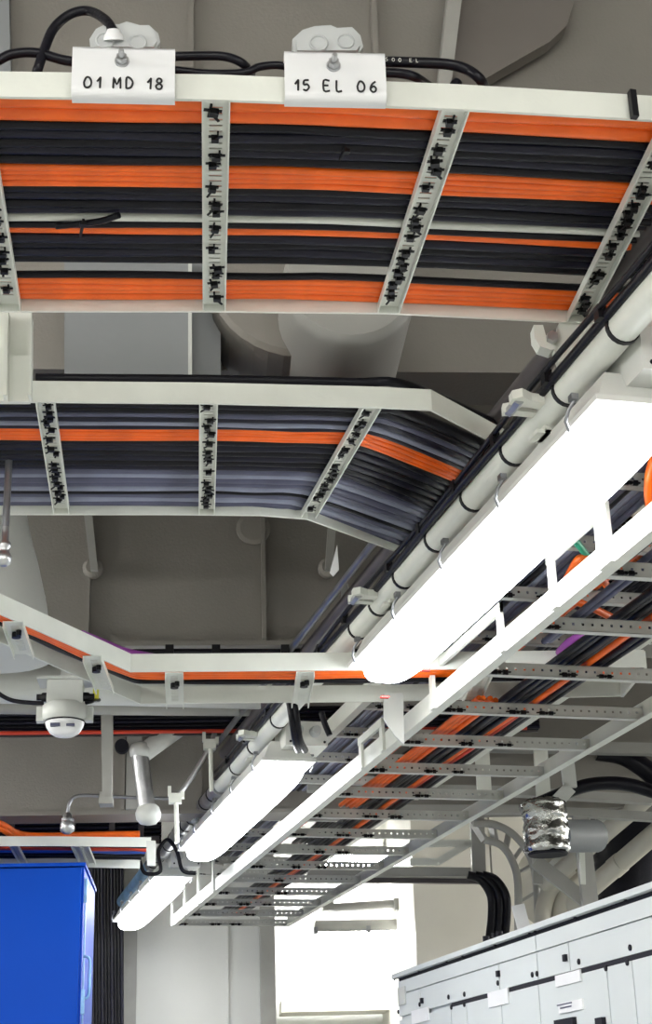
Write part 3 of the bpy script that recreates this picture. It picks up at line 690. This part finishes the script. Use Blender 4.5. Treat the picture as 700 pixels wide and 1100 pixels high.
# chrome sprinkler at the edge
sp=thing('sprinkler', onv(4,600,2.9), 'chrome sprinkler head hanging at the left edge below the middle tray','sprinkler')
c=onv(4,608,2.9)
part('nozzle', MB()._lathe(c,UP,[(.006,0),(.013,.006),(.015,.018),(.011,.026),(.008,.034),(.012,.038),(.012,.046),(.007,.052),(.007,.08)],18), M['zinc'], sp)
part('pipe', MB().tube([c+UP*.07,c+UP*.33],.007,10), M['steel'], sp)
# thin hanger rods with pads on the second girder
for (px,ya,yb,lab) in ((92,555,612,'pale flat hanger strap with a round pad left on the second girder'),(358,560,612,'grey flat strap ending at a round pad right on the second girder')):
    t=thing('hanger_strap', onv(px,ya,4.42), lab,'bracket')
    dx=8 if px<200 else -6
    part('strap', MB().prism([onv(x,y,4.42) for x,y in [(px-4,ya-20),(px+5,ya-20),(px+5+dx,yb),(px-3+dx,yb)]], n2*.02), M['grey'], t)
    part('pad', MB()._lathe(onv(px+dx,yb,4.47),-n2,[(.030,0),(.030,.02),(.02,.03)],20), M['ceil'], t)
solo('weld_pad', MB()._lathe(onv(272,568,4.49),-n2,[(.052,0),(.052,.006),(.04,.010)],28), M['ceil'], 'shallow round pad on the second girder below the middle tray','pad')
# smoke detector
v=4.25
sd=thing('smoke_detector', onv(70,740,v), 'white dome smoke detector on a grey mount with black cables, left','smoke detector')
c=onv(69,792,v)
part('dome', MB()._lathe(c,UP,[(.008,0),(.026,.003),(.040,.012),(.050,.028),(.053,.040)],32), M['white'], sd)
part('dome_slot', MB().box(onv(61,783,v)-n2*.046,t2*.013,n2*.008,UP*.004).box(onv(77,783,v)-n2*.044,t2*.011,n2*.006,UP*.003), M['slate'], sd)
part('ring', MB()._lathe(c+UP*.038,UP,[(.050,0),(.054,.004),(.052,.008)],32), M['seam'], sd)
part('body', MB()._lathe(c+UP*.044,UP,[(.056,0),(.062,.008),(.062,.04),(.052,.048)],32), M['duct2'], sd)
for s_ in (-1,1): part('lug', MB().box(c+UP*.062+t2*(s_*.066),t2*.010,n2*.014,UP*.020), M['duct2'], sd)
part('mount_box', MB().box(c+UP*.118,t2*.048,n2*.04,UP*.032), M['duct2'], sd)
part('mount_plate', MB().box(c+UP*.155,t2*.075,n2*.05,UP*.004), M['duct2'], sd)
part('stem', MB().box(c+UP*.20,t2*.014,n2*.014,UP*.05), M['duct2'], sd)
for s_ in (-1,1): part('gland', MB()._lathe(c+UP*.112+t2*(s_*.048),t2*s_,[(.013,0),(.013,.014),(.009,.018),(.009,.03)],12), M['tie'], sd)
vcable([(-20,725,v),(-5,742,v),(12,752,v),(35,755,v),(47,755,v)],.006,'black cable curving into the left side of the smoke detector',v)
vcable([(92,755,v),(100,753,v),(106,752,v+.1)],.006,'short black cable leaving the right side of the smoke detector',v)
solo('tape', MB().box(onv(103,744,v+.02),t2*.008,n2*.006,UP*.017), M['tape'], 'yellow tape tag beside the smoke detector','tape')
vcable([(-10,712,4.4),(8,704,4.4),(30,707,4.4),(60,706,4.42)],.009,'black cable hanging in a small bend at the left edge, under the narrow tray',4.4)
# dark transverse cable run below the second girder
v=5.45
h5=hb(789,150,v)
t5=thing('cable_run', Q(.6,v,h5), 'dark transverse cable bracket rail behind the smoke detector','cable tray')
part('rail', MB().qbox(-1.5,1.2,v+.02,v+.03,h5,h5+.04), M['brown'], t5)
for i in range(6):
    for j in range(3):
        solo('cable', MB().tube([Q(-1.6,v-.01+j*.02,h5+.012+i*.0145),Q(.5,v-.01+j*.02,h5+.014+i*.0145),Q(1.2,v-.01+j*.02,h5+.012+i*.0145)],.0078,6), M['black' if (i+j)%2 else 'navy'], 'black cable in the dark transverse bundle behind the smoke detector','cable','black cables in the transverse bundle')
solo('cable', MB().tube([Q(-1.6,v-.03,h5+.002),Q(1.15,v-.03,h5+.002)],.007,8), M['red'], 'red-orange cable along the foot of the dark transverse bundle','cable')
# hanging post
hp=thing('hanger_post', onv(115,862,5.3), 'pale square post hanging below the narrow tray, left of the bent pipe','post')
part('post', MB().prism([onv(x,y,5.2) for x,y in [(108,745),(121,745),(120,862),(110,862)]], n2*.05), M['grey'], hp)
part('foot', MB().prism([onv(x,y,5.18) for x,y in [(106,856),(121,856),(121,863),(106,863)]], n2*.07), M['grey'], hp)
solo('hanger_post', MB().prism([onv(x,y,5.3) for x,y in [(266,748),(281,748),(281,800),(268,810)]], n2*.05), M['grey'], 'short pale post under the narrow tray beside the long pipe','post')
# bent white pipe with rounded end
bp=thing('bent_pipe', onv(150,812,5.4), 'white elbowed pipe ending in a rounded cap, between tray and blue cabinet','pipe')
part('tube', MB().tube(spline([onv(x,y,5.5) for x,y in [(245,742),(215,765),(180,790),(155,808)]],4),.034,18), M['duct2'], bp)
part('elbow', MB()._lathe(onv(152,806,5.5),UP,[(.02,-.03),(.040,-.02),(.044,0),(.036,.02),(.015,.03)],18), M['duct2'], bp)
part('tube', MB().tube(spline([onv(x,y,5.5) for x,y in [(150,808),(154,840),(158,872)]],4),.030,18,radii=None), M['zinc'], bp)
part('cap', MB()._lathe(onv(159,885,5.5),UP,[(.008,-.005),(.028,.0),(.042,.016),(.045,.036),(.038,.056),(.028,.066)],20), M['duct2'], bp)
# thin conduit with clamps
tc=thing('conduit', onv(210,830,5.45), 'thin steel conduit stepping down on two small clamps beside the bent pipe','pipe')
part('tube', MB().tube(spline([onv(x,y,5.45) for x,y in [(268,771),(240,771),(233,778),(228,796),(222,808),(205,836),(190,856)]],5),.009,10), M['zinc'], tc)
for (x,y,yb) in ((225,800,850),(188,858,905)):
    part('clamp', MB().box(onv(x,y,5.42),t2*.022,n2*.02,UP*.016).box(onv(x-6,y-8,5.42),t2*.006,n2*.012,UP*.016).box(onv(x+8,y-4,5.42),t2*.006,n2*.012,UP*.012), M['paint'], tc)
    part('rod', MB().tube([onv(x+1,y,5.42),onv(x+2,yb,5.42)],.008,8), M['paint'], tc)
sp=thing('sprinkler', onv(72,890,5.6), 'small steel sprinkler on a thin pipe above the blue cabinet','sprinkler')
part('pipe', MB().tube(spline([onv(x,y,5.6) for x,y in [(186,858),(150,857),(110,855),(84,855),(75,862),(72,875)]],5),.006,8), M['steel'], sp)
part('nozzle', MB()._lathe(onv(72,896,5.6),UP,[(.010,0),(.024,.01),(.026,.035),(.016,.05),(.016,.065),(.009,.075)],16), M['zinc'], sp)
part('escutcheon', MB()._lathe(onv(72,896,5.6)+UP*.045,UP,[(.022,0),(.022,.008)],16), M['steel'], sp)
fi=thing('fitting', onv(115,857,5.5), 'small square pale clamp on the thin pipe between post and sprinkler','clamp')
part('block', MB().box(onv(113,857,5.56),t2*.020,n2*.02,UP*.018), M['grey'], fi)
bs=solo('grommet', MB()._lathe(onv(131,803,5.86),-n2,[(.026,0),(.026,.03)],20), M['seam'], 'dark round grommet on the farthest girder beside the post','grommet')
# --- tray 4 above the blue cabinet, and the dark bundles behind it
H4=1.0
n4=[onz(-60,909,H4),onz(60,909,H4),onz(162,910,H4)]; f4=[onz(-60,931,H4),onz(60,931,H4),onz(150,933,H4)]
T4=cross_tray('narrow pale cable tray right above the blue cabinet', n4,f4,H4,.035,[(onz(14,909,H4),onz(26,931,H4)),(onz(80,909,H4),onz(90,931,H4)),(onz(90,909,H4),onz(99,931,H4))],nt=0,W=.03)
part('end_plate', MB().prism([onv(x,y,5.74) for x,y in [(157,903),(167,903),(167,930),(158,930)]],n2*.01), M['duct2'], T4)
for v_,m_,r_ in ((.12,'black',.012),(.25,'black',.012),(.4,'red',.009),(.52,'bluec',.012),(.66,'black',.014),(.8,'black',.014)):
    tray_cable('cable',n4,f4,v_,H4,r_,M[m_],{'black':'black cable in the tray above the blue cabinet','red':'red cable in the tray above the blue cabinet','bluec':'blue cable in the tray above the blue cabinet'}[m_],'cable','black cables above the blue cabinet' if m_=='black' else None)
pts=[onz(x,y,1.06) for x,y in [(-30,882),(0,890),(18,900),(40,903),(90,902),(150,901)]]
for k_ in range(2): solo('cable', MB().tube(spline([p+UP*.018*k_ for p in pts],5),.012,8), M['orange'], 'orange cable dropping onto the tray above the blue cabinet','cable','orange cables above the blue cabinet')
v=7.0
tb5=thing('cable_tray', Q(0,v,hb(902,60,v)), 'dark shaded cable tray in the gloom behind the cabinet tray','cable tray')
h6=hb(902,60,v)
part('rail', MB().qbox(-1.4,ub(170,v),v,v+.01,h6+.09,h6+.12), M['grey'], tb5)
part('rail', MB().qbox(-1.4,ub(170,v),v,v+.01,h6-.02,h6+.01), M['brown'], tb5)
for x in (8,75,118,150): part('upright', MB().qbox(ub(x,v)-.012,ub(x,v)+.012,v-.02,v,h6-.02,h6+.2), M['brown'], tb5)
for i in range(10):
    solo('cable', MB().tube([Q(-1.4,v+.03,h6-.01+i*.021),Q(-.2,v+.028,h6-.008+i*.021),Q(ub(172,v),v+.03,h6-.01+i*.021)],.0108,6), M['black' if i%3 else 'navy'], 'black cable in the shaded bundle behind the cabinet tray','cable','black cables in the shaded bundle')
for i in range(10):
    x=99+i*3.5
    solo('cable', MB().tube([onv(x,925,8.75),onv(x+.3,1000,8.75),onv(x+.6,1130,8.75)],.0100,6), M['black' if i%3 else 'navy'], ORDL[i]+' vertical black cable beside the blue cabinet, in the dark gap','cable','vertical cables beside the blue cabinet')
# ================================================================ BLUE CABINET
vb=5.6
bl=thing('cabinet', Q((onv(40,1000,vb)-EV).dot(t2),vb+.3,-1.6), 'tall deep blue steel cabinet at lower left','cabinet')
u1=(onv(90,930,vb)-EV).dot(t2); zt=hb(931,45,vb)
part('body', MB().qbox(u1-.95,u1,vb+.02,vb+.62,-1.6,zt), M['blue'], bl)
dr=part('door', MB().qbox(u1-.94,u1-.008,vb,vb+.018,-1.55,zt-.006), M['blue'], bl)
part('top_cap', MB().qbox(u1-.955,u1+.006,vb-.004,vb+.62,zt,zt+.012), M['blue'], bl)
ps=[(0,0,0)]
hy=hb(1045,95,vb)
part('handle', MB().tube(spline([Q(u1+.004,vb+.05,hy-.08),Q(u1+.024,vb+.05,hy-.07),Q(u1+.026,vb+.05,hy),Q(u1+.024,vb+.05,hy+.05),Q(u1+.004,vb+.05,hy+.06)],4),.005,8), M['bzinc'], bl, 'pale blue steel handle')
for z_ in (hb(955,92,vb),hb(1075,92,vb)): part('hinge', MB().qbox(u1,u1+.012,vb+.03,vb+.05,z_-.04,z_+.04), M['bzinc'], bl)
part('edge_strip', MB().qbox(u1,u1+.004,vb+.09,vb+.12,-1.5,zt-.05), M['bzinc'], bl)
# ================================================================ SWITCHBOARD
XS=1.95; hs=.62
sb=thing('switchboard', P(2.35,4.3,-1.6), 'long pale grey electrical switchboard at lower right with many doors','cabinet')
yA=6.54; y0_=1.6
part('carcass', MB().pbox(XS+.012,2.8,y0_,yA,-1.6,hs-.03), M['board'], sb)
part('top_lid', MB().pbox(XS-.02,2.82,y0_,yA+.02,hs-.018,hs), M['board'], sb)
part('gasket', MB().pbox(XS+.004,XS+.014,y0_,yA-.005,hs-.03,hs-.018), M['seam'], sb)
joints=[(573,'a'),(700,'b')]
def ysb(px,py): return onx(px,py,XS).y
# measured joints
yj=[ysb(424,1070),ysb(576.5,1030),1.9+1.3,1.65]
yj=[6.54,ysb(576.5,1030),3.42,1.65]
z1,z2_,z3=.604,.448,.425      # head panels end / black band
def door(y1,y2,za,zb,name='door',m='board',x=XS,dep=.012,lab=None):
    a,b=min(y1,y2)+.003,max(y1,y2)-.003
    return part(name, MB().pbox(x,x+dep,a,b,za,zb), M[m], sb, lab)
zm=.5365
for i in range(3):
    ya,yb=yj[i],yj[i+1]
    door(ya,yb,zm+.0025,hs-.032,'head_panel')
ysub=[ysb(451,1070),ysb(536,1050),yj[1],ysb(611,1025),3.42,2.6,1.65]
door(6.54,ysub[0],z2_+.003,zm-.0025,'cover_panel')
for a,b_ in zip(ysub[:-1],ysub[1:]): door(a,b_,z2_+.003,zm-.0025,'cover_panel')
part('black_band', MB().pbox(XS+.002,XS+.012,y0_,ysb(484,1080),z2_-.012,z2_+.002), M['seam'], sb)
dj=[6.54,ysb(484,1082),ysb(501,1082),ysb(538,1075),ysb(578,1060),ysb(652,1050),ysb(679,1040),3.42,2.6,1.65]
for i,(a,b_) in enumerate(zip(dj[:-1],dj[1:])):
    door(a,b_,-1.5,z2_-.013,'door')
part('plinth', MB().pbox(XS+.03,2.78,y0_+.02,yA-.02,-1.6,-1.5), M['seam'], sb)
scr=MB()
def screw(px,py):
    c=onx(px,py,XS); c.x=XS
    part('screw', MB()._lathe(c,Vector((-1,0,0)),[(.009,0),(.009,.004),(.005,.006)],10), M['seam'], sb)
for q_ in [(424,1051),(450,1042),(480,1032),(497,1027),(532,1015),(569,1001),(575,1000),(618,985),(672,965),(428,1087),(451,1079),(482,1071),(499,1068),(535,1056),(572,1047),(577,1046),(622,1033),(677,1018),(485,1082),(499,1079),(651,1040),(674,1034)]: screw(*q_)
def tagp(px,py,wy,hz_,dark=False,lab=None,m='white'):
    c=onx(px,py,XS)
    return part('name_plate', MB().box(Vector((XS-.003,c.y,c.z)),Vector((.003,0,0)),Vector((0,wy/2,0)),UP*(hz_/2)), M[m], sb, lab)
for (px,py,wy,hz_) in ((536,1072,.20,.05),(611,1051,.20,.034),(614,1081,.19,.030),(452,1091,.22,.05)): tagp(px,py,wy,hz_)
tagp(432,1070,.10,.07,m='duct2')
c=onx(608,1080,XS)
tx=MB()
for k_,(dy,dz,w_) in enumerate(((.0,.004,.12),(.01,-.006,.09))): tx.box(Vector((XS-.0065,c.y-.0-dy,c.z+dz)),Vector((.0008,0,0)),Vector((0,w_/2,0)),UP*.002)
part('small_print', tx, M['slate'], sb)
for (px,py,wy) in ((609,1098,.15),(647,1097,.05)):
    c=onx(px,py,XS); part('meter', MB().box(Vector((XS-.006,c.y,c.z-.03)),Vector((.008,0,0)),Vector((0,wy/2,0)),UP*.04), M['seam'], sb)
for q_ in [(454,1075,.5),(536,1046,.4),(608,1029,.4)]:
    c=onx(q_[0],q_[1],XS); part('latch', MB().box(Vector((XS-.004,c.y,c.z)),Vector((.006,0,0)),Vector((0,.010,0)),UP*.010), M['seam'], sb)
# small dark fitting on top
for px,py in ((508,1013),(517,1008),(522,1005)):
    c=onx(px,py,XS+.02); solo('terminal_stud', MB()._lathe(Vector((c.x+.05,c.y,hs+EYE)),UP,[(.02,0),(.02,.02),(.012,.025),(.012,.045)],10), M['seam'], 'small dark stud on top of the switchboard near the hanging cables','stud','studs on the switchboard')
# ================================================================ RIGHT REAR CLUTTER ABOVE THE SWITCHBOARD
def bar(pts,v,name,w_,h_,m,par=None,lab=None,cat=None,dep=None):
    mb=MB(); pp_=[onv(x,y,v) for x,y in pts]
    for a,b in zip(pp_[:-1],pp_[1:]): mb.beam(a,b,w_,h_,up=n2)
    return part(name,mb,M[m],par,lab) if par else solo(name,mb,M[m],lab,cat)
# transverse support rails behind the long trays
v=5.7
tr=thing('support_rail', onv(600,860,v), 'grey transverse double rail behind the long trays carrying an arched black cable','bracket')
bar([(330,846),(540,850),(740,862)],v,'rail',.03,.05,'grey',tr); bar([(420,870),(560,870),(740,880)],v-.1,'rail',.03,.04,'grey',tr)
bar([(440,800),(740,806)],v+.05,'rail',.04,.05,'grey',tr)
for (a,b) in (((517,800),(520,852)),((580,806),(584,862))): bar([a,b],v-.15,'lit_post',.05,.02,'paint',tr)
bar([(607,800),(612,846),(584,876)],5.2,'bent_strut',.045,.018,'duct2',tr)
# arched thick black cables at right
vcable([(560,872,5.3),(610,850,5.3),(640,842,5.3),(675,843,5.3),(715,855,5.3)],.024,'thick black cable arching over the transverse rail at right',5.3)
vcable([(640,806,5.9),(670,812,5.9),(700,832,5.9),(725,860,5.9)],.04,'very thick black hose curving at the right edge above the rail',5.9)
# curved ladder dropping toward the switchboard
cv=thing('cable_tray', onv(545,950,6.6), 'curved ladder tray bend dropping behind the switchboard','cable tray')
o_=[(508,884),(532,886),(553,898),(569,920),(576,950),(578,1000)]; i_=[(520,902),(538,908),(550,925),(556,950),(556,1012)]
for arc in (o_,i_):
    for vv in (6.5,6.75):
        part('rail', MB().tube(spline([onv(x,y,vv) for x,y in arc],5),.016,8), M['grey'], cv)
for k_ in range(7):
    t_=k_/6; oo=spline([onv(x,y,6.62) for x,y in o_],6); ii=spline([onv(x,y,6.62) for x,y in i_],6)
    part('rung', MB().beam(oo[int(t_*(len(oo)-1))],ii[int(t_*(len(ii)-1))],.10,.012), M['grey'], cv)
for k_,x in enumerate((524,532,540)):
    vcable([(x-22,940,6.9),(x-8,945,6.9),(x+3,962,6.9),(x+4,985,6.9),(x+1,1012,6.9)],.019,['left of three thick black cables bending down behind the switchboard','middle of three thick black cables bending down behind the switchboard','right of three thick black cables bending down behind the switchboard'][k_],6.9)
# C shaped support with transverse bars far back
cs=thing('support_rail', onv(516,910,6.9), 'far grey transverse rail ending in an upright beside the hanging black cables','bracket')
bar([(512,876),(514,945)],7.0,'upright',.06,.04,'grey',cs); bar([(330,936),(516,938)],7.1,'rail',.04,.06,'grey',cs)
bar([(330,944),(516,946)],7.15,'dark_rail',.03,.03,'brown',cs); bar([(440,906),(512,906)],7.0,'rail',.03,.03,'paint',cs)
bar([(440,926),(470,926),(505,905)],7.0,'brace',.03,.03,'paint',cs)
# struts
st=thing('braced_upright', onv(632,970,5.6), 'grey upright with diagonal brace standing above the switchboard','bracket')
bar([(622,872),(634,976)],5.6,'upright',.055,.03,'grey',st); bar([(577,888),(577,950)],5.75,'hanger',.035,.02,'grey',st)
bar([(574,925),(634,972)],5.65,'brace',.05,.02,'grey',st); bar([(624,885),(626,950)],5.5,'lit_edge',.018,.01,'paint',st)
bar([(556,972),(564,1003)],6.2,'tab',.05,.01,'white',st)
# foil wrapped duct end
fo=thing('foil_duct', onv(590,900,5.1), 'shiny crumpled foil-wrapped duct end under the rail at right','duct')
c=onv(588,915,5.1); prof=[]
for i in range(22):
    prof.append((.072+.002*math.sin(i*.9), i*.0075))
m_=MB()._lathe(c,UP,[(.05,-.006)]+prof+[(.05,.17)],36)
for vtx in m_.v:
    vtx += Vector((R.uniform(-.003,.003),R.uniform(-.003,.003),R.uniform(-.003,.003)))
part('foil', m_, M['foil'], fo); part('end_ring', MB()._lathe(c-UP*.012,UP,[(.062,0),(.066,.006)],30), M['seam'], fo)
part('sleeve', MB().tube([onv(600,898,5.2),onv(640,898,5.3)],.055,20), M['duct'], fo)
# cream diagonal pipes, round casing, black corrugated hose
def opipe(a,b,r,lab,m='cream2'):
    t=thing('pipe',(a+b)/2,lab,'pipe'); part('tube', MB().tube([a,b],r,20), M[m], t)
    d=(b-a).normalized(); part('coupling', MB().tube([a.lerp(b,.45),a.lerp(b,.45)+d*.05],r*1.08,20), M[m], t)
opipe(onz(735,868,1.12),onz(590,992,.78),.038,'thick cream pipe slanting down at the right edge over the switchboard')
opipe(onz(700,852,1.16),onz(585,950,.92),.034,'cream pipe slanting behind the grey upright at right')
rc=thing('round_casing', onv(628,930,7.4), 'large cream round casing behind the slanting pipes','duct')
part('shell', MB()._lathe(onv(625,935,7.3),n2,[(.20,0),(.225,.03),(.225,.5)],40), M['cream2'], rc)
part('hub', MB()._lathe(onv(612,945,7.28),n2,[(.10,-.03),(.12,0),(.12,.02)],30), M['duct2'], rc)
hs_=thing('flexible_hose', onv(688,930,6.8), 'wide black corrugated hose at the right edge behind the cream pipe','hose')
c=onv(688,1010,6.8); prof=[]
for i in range(40): prof.append((.19 if i%2 else .178, i*.018))
part('bellows', MB()._lathe(c,UP,prof,32), M['black'], hs_)
hz_=thing('flexible_hose', onv(640,890,6.3), 'short black perforated bracket strip under the rail at right','bracket')
part('strip', MB().beam(onv(625,888,6.2),onv(650,874,6.2),.05,.02,up=n2), M['paint'], hz_)
for t_ in (.2,.45,.7,.9): part('hole_plug', MB().box(onv(625,888,6.15).lerp(onv(650,874,6.15),t_),t2*.008,n2*.01,UP*.006), M['seam'], hz_)
# cream curved pipes behind the curved ladder
for k_,x in enumerate((588,606)):
    t=thing('bent_pipe', onv(x,970,6.4), ['left of two cream pipes curving up behind the grey brace','right of two cream pipes curving up behind the grey brace'][k_],'pipe')
    part('tube', MB().tube(spline([onv(a,b,6.4) for a,b in [(x-6,1010),(x-4,975),(x+6,952),(x+26,934)]],5),.034,16), M['cream2'], t)
# black drop cables to the second lamp and loop near the third
for k_,dx in enumerate((0,5)):
    vcable([(310+dx,750,4.35),(314+dx,775,4.35),(317+dx,795,4.4),(320+dx*1.5,806,4.5)],.010,['left black drop cable entering the second lamp','right black drop cable entering the second lamp'][k_],4.35)
vcable([(345,765,4.4),(349,778,4.4),(354,790,4.4)],.009,'short black cable hanging right of the drop cables',4.4)
vcable([(150,925,6.5),(156,938,6.5),(172,936,6.5),(170,915,6.5),(180,902,6.5),(190,915,6.5),(196,935,6.5),(210,938,6.5)],.008,'black cable looping around the conduit near the farthest lamp',6.5)
solo('wall_bracket', MB().prism([onz(x,y,1.15) for x,y in [(196,936),(232,940),(240,930),(205,922)]],UP*.01), M['grey'], 'grey plate between the farthest lamp and the one before it','bracket')
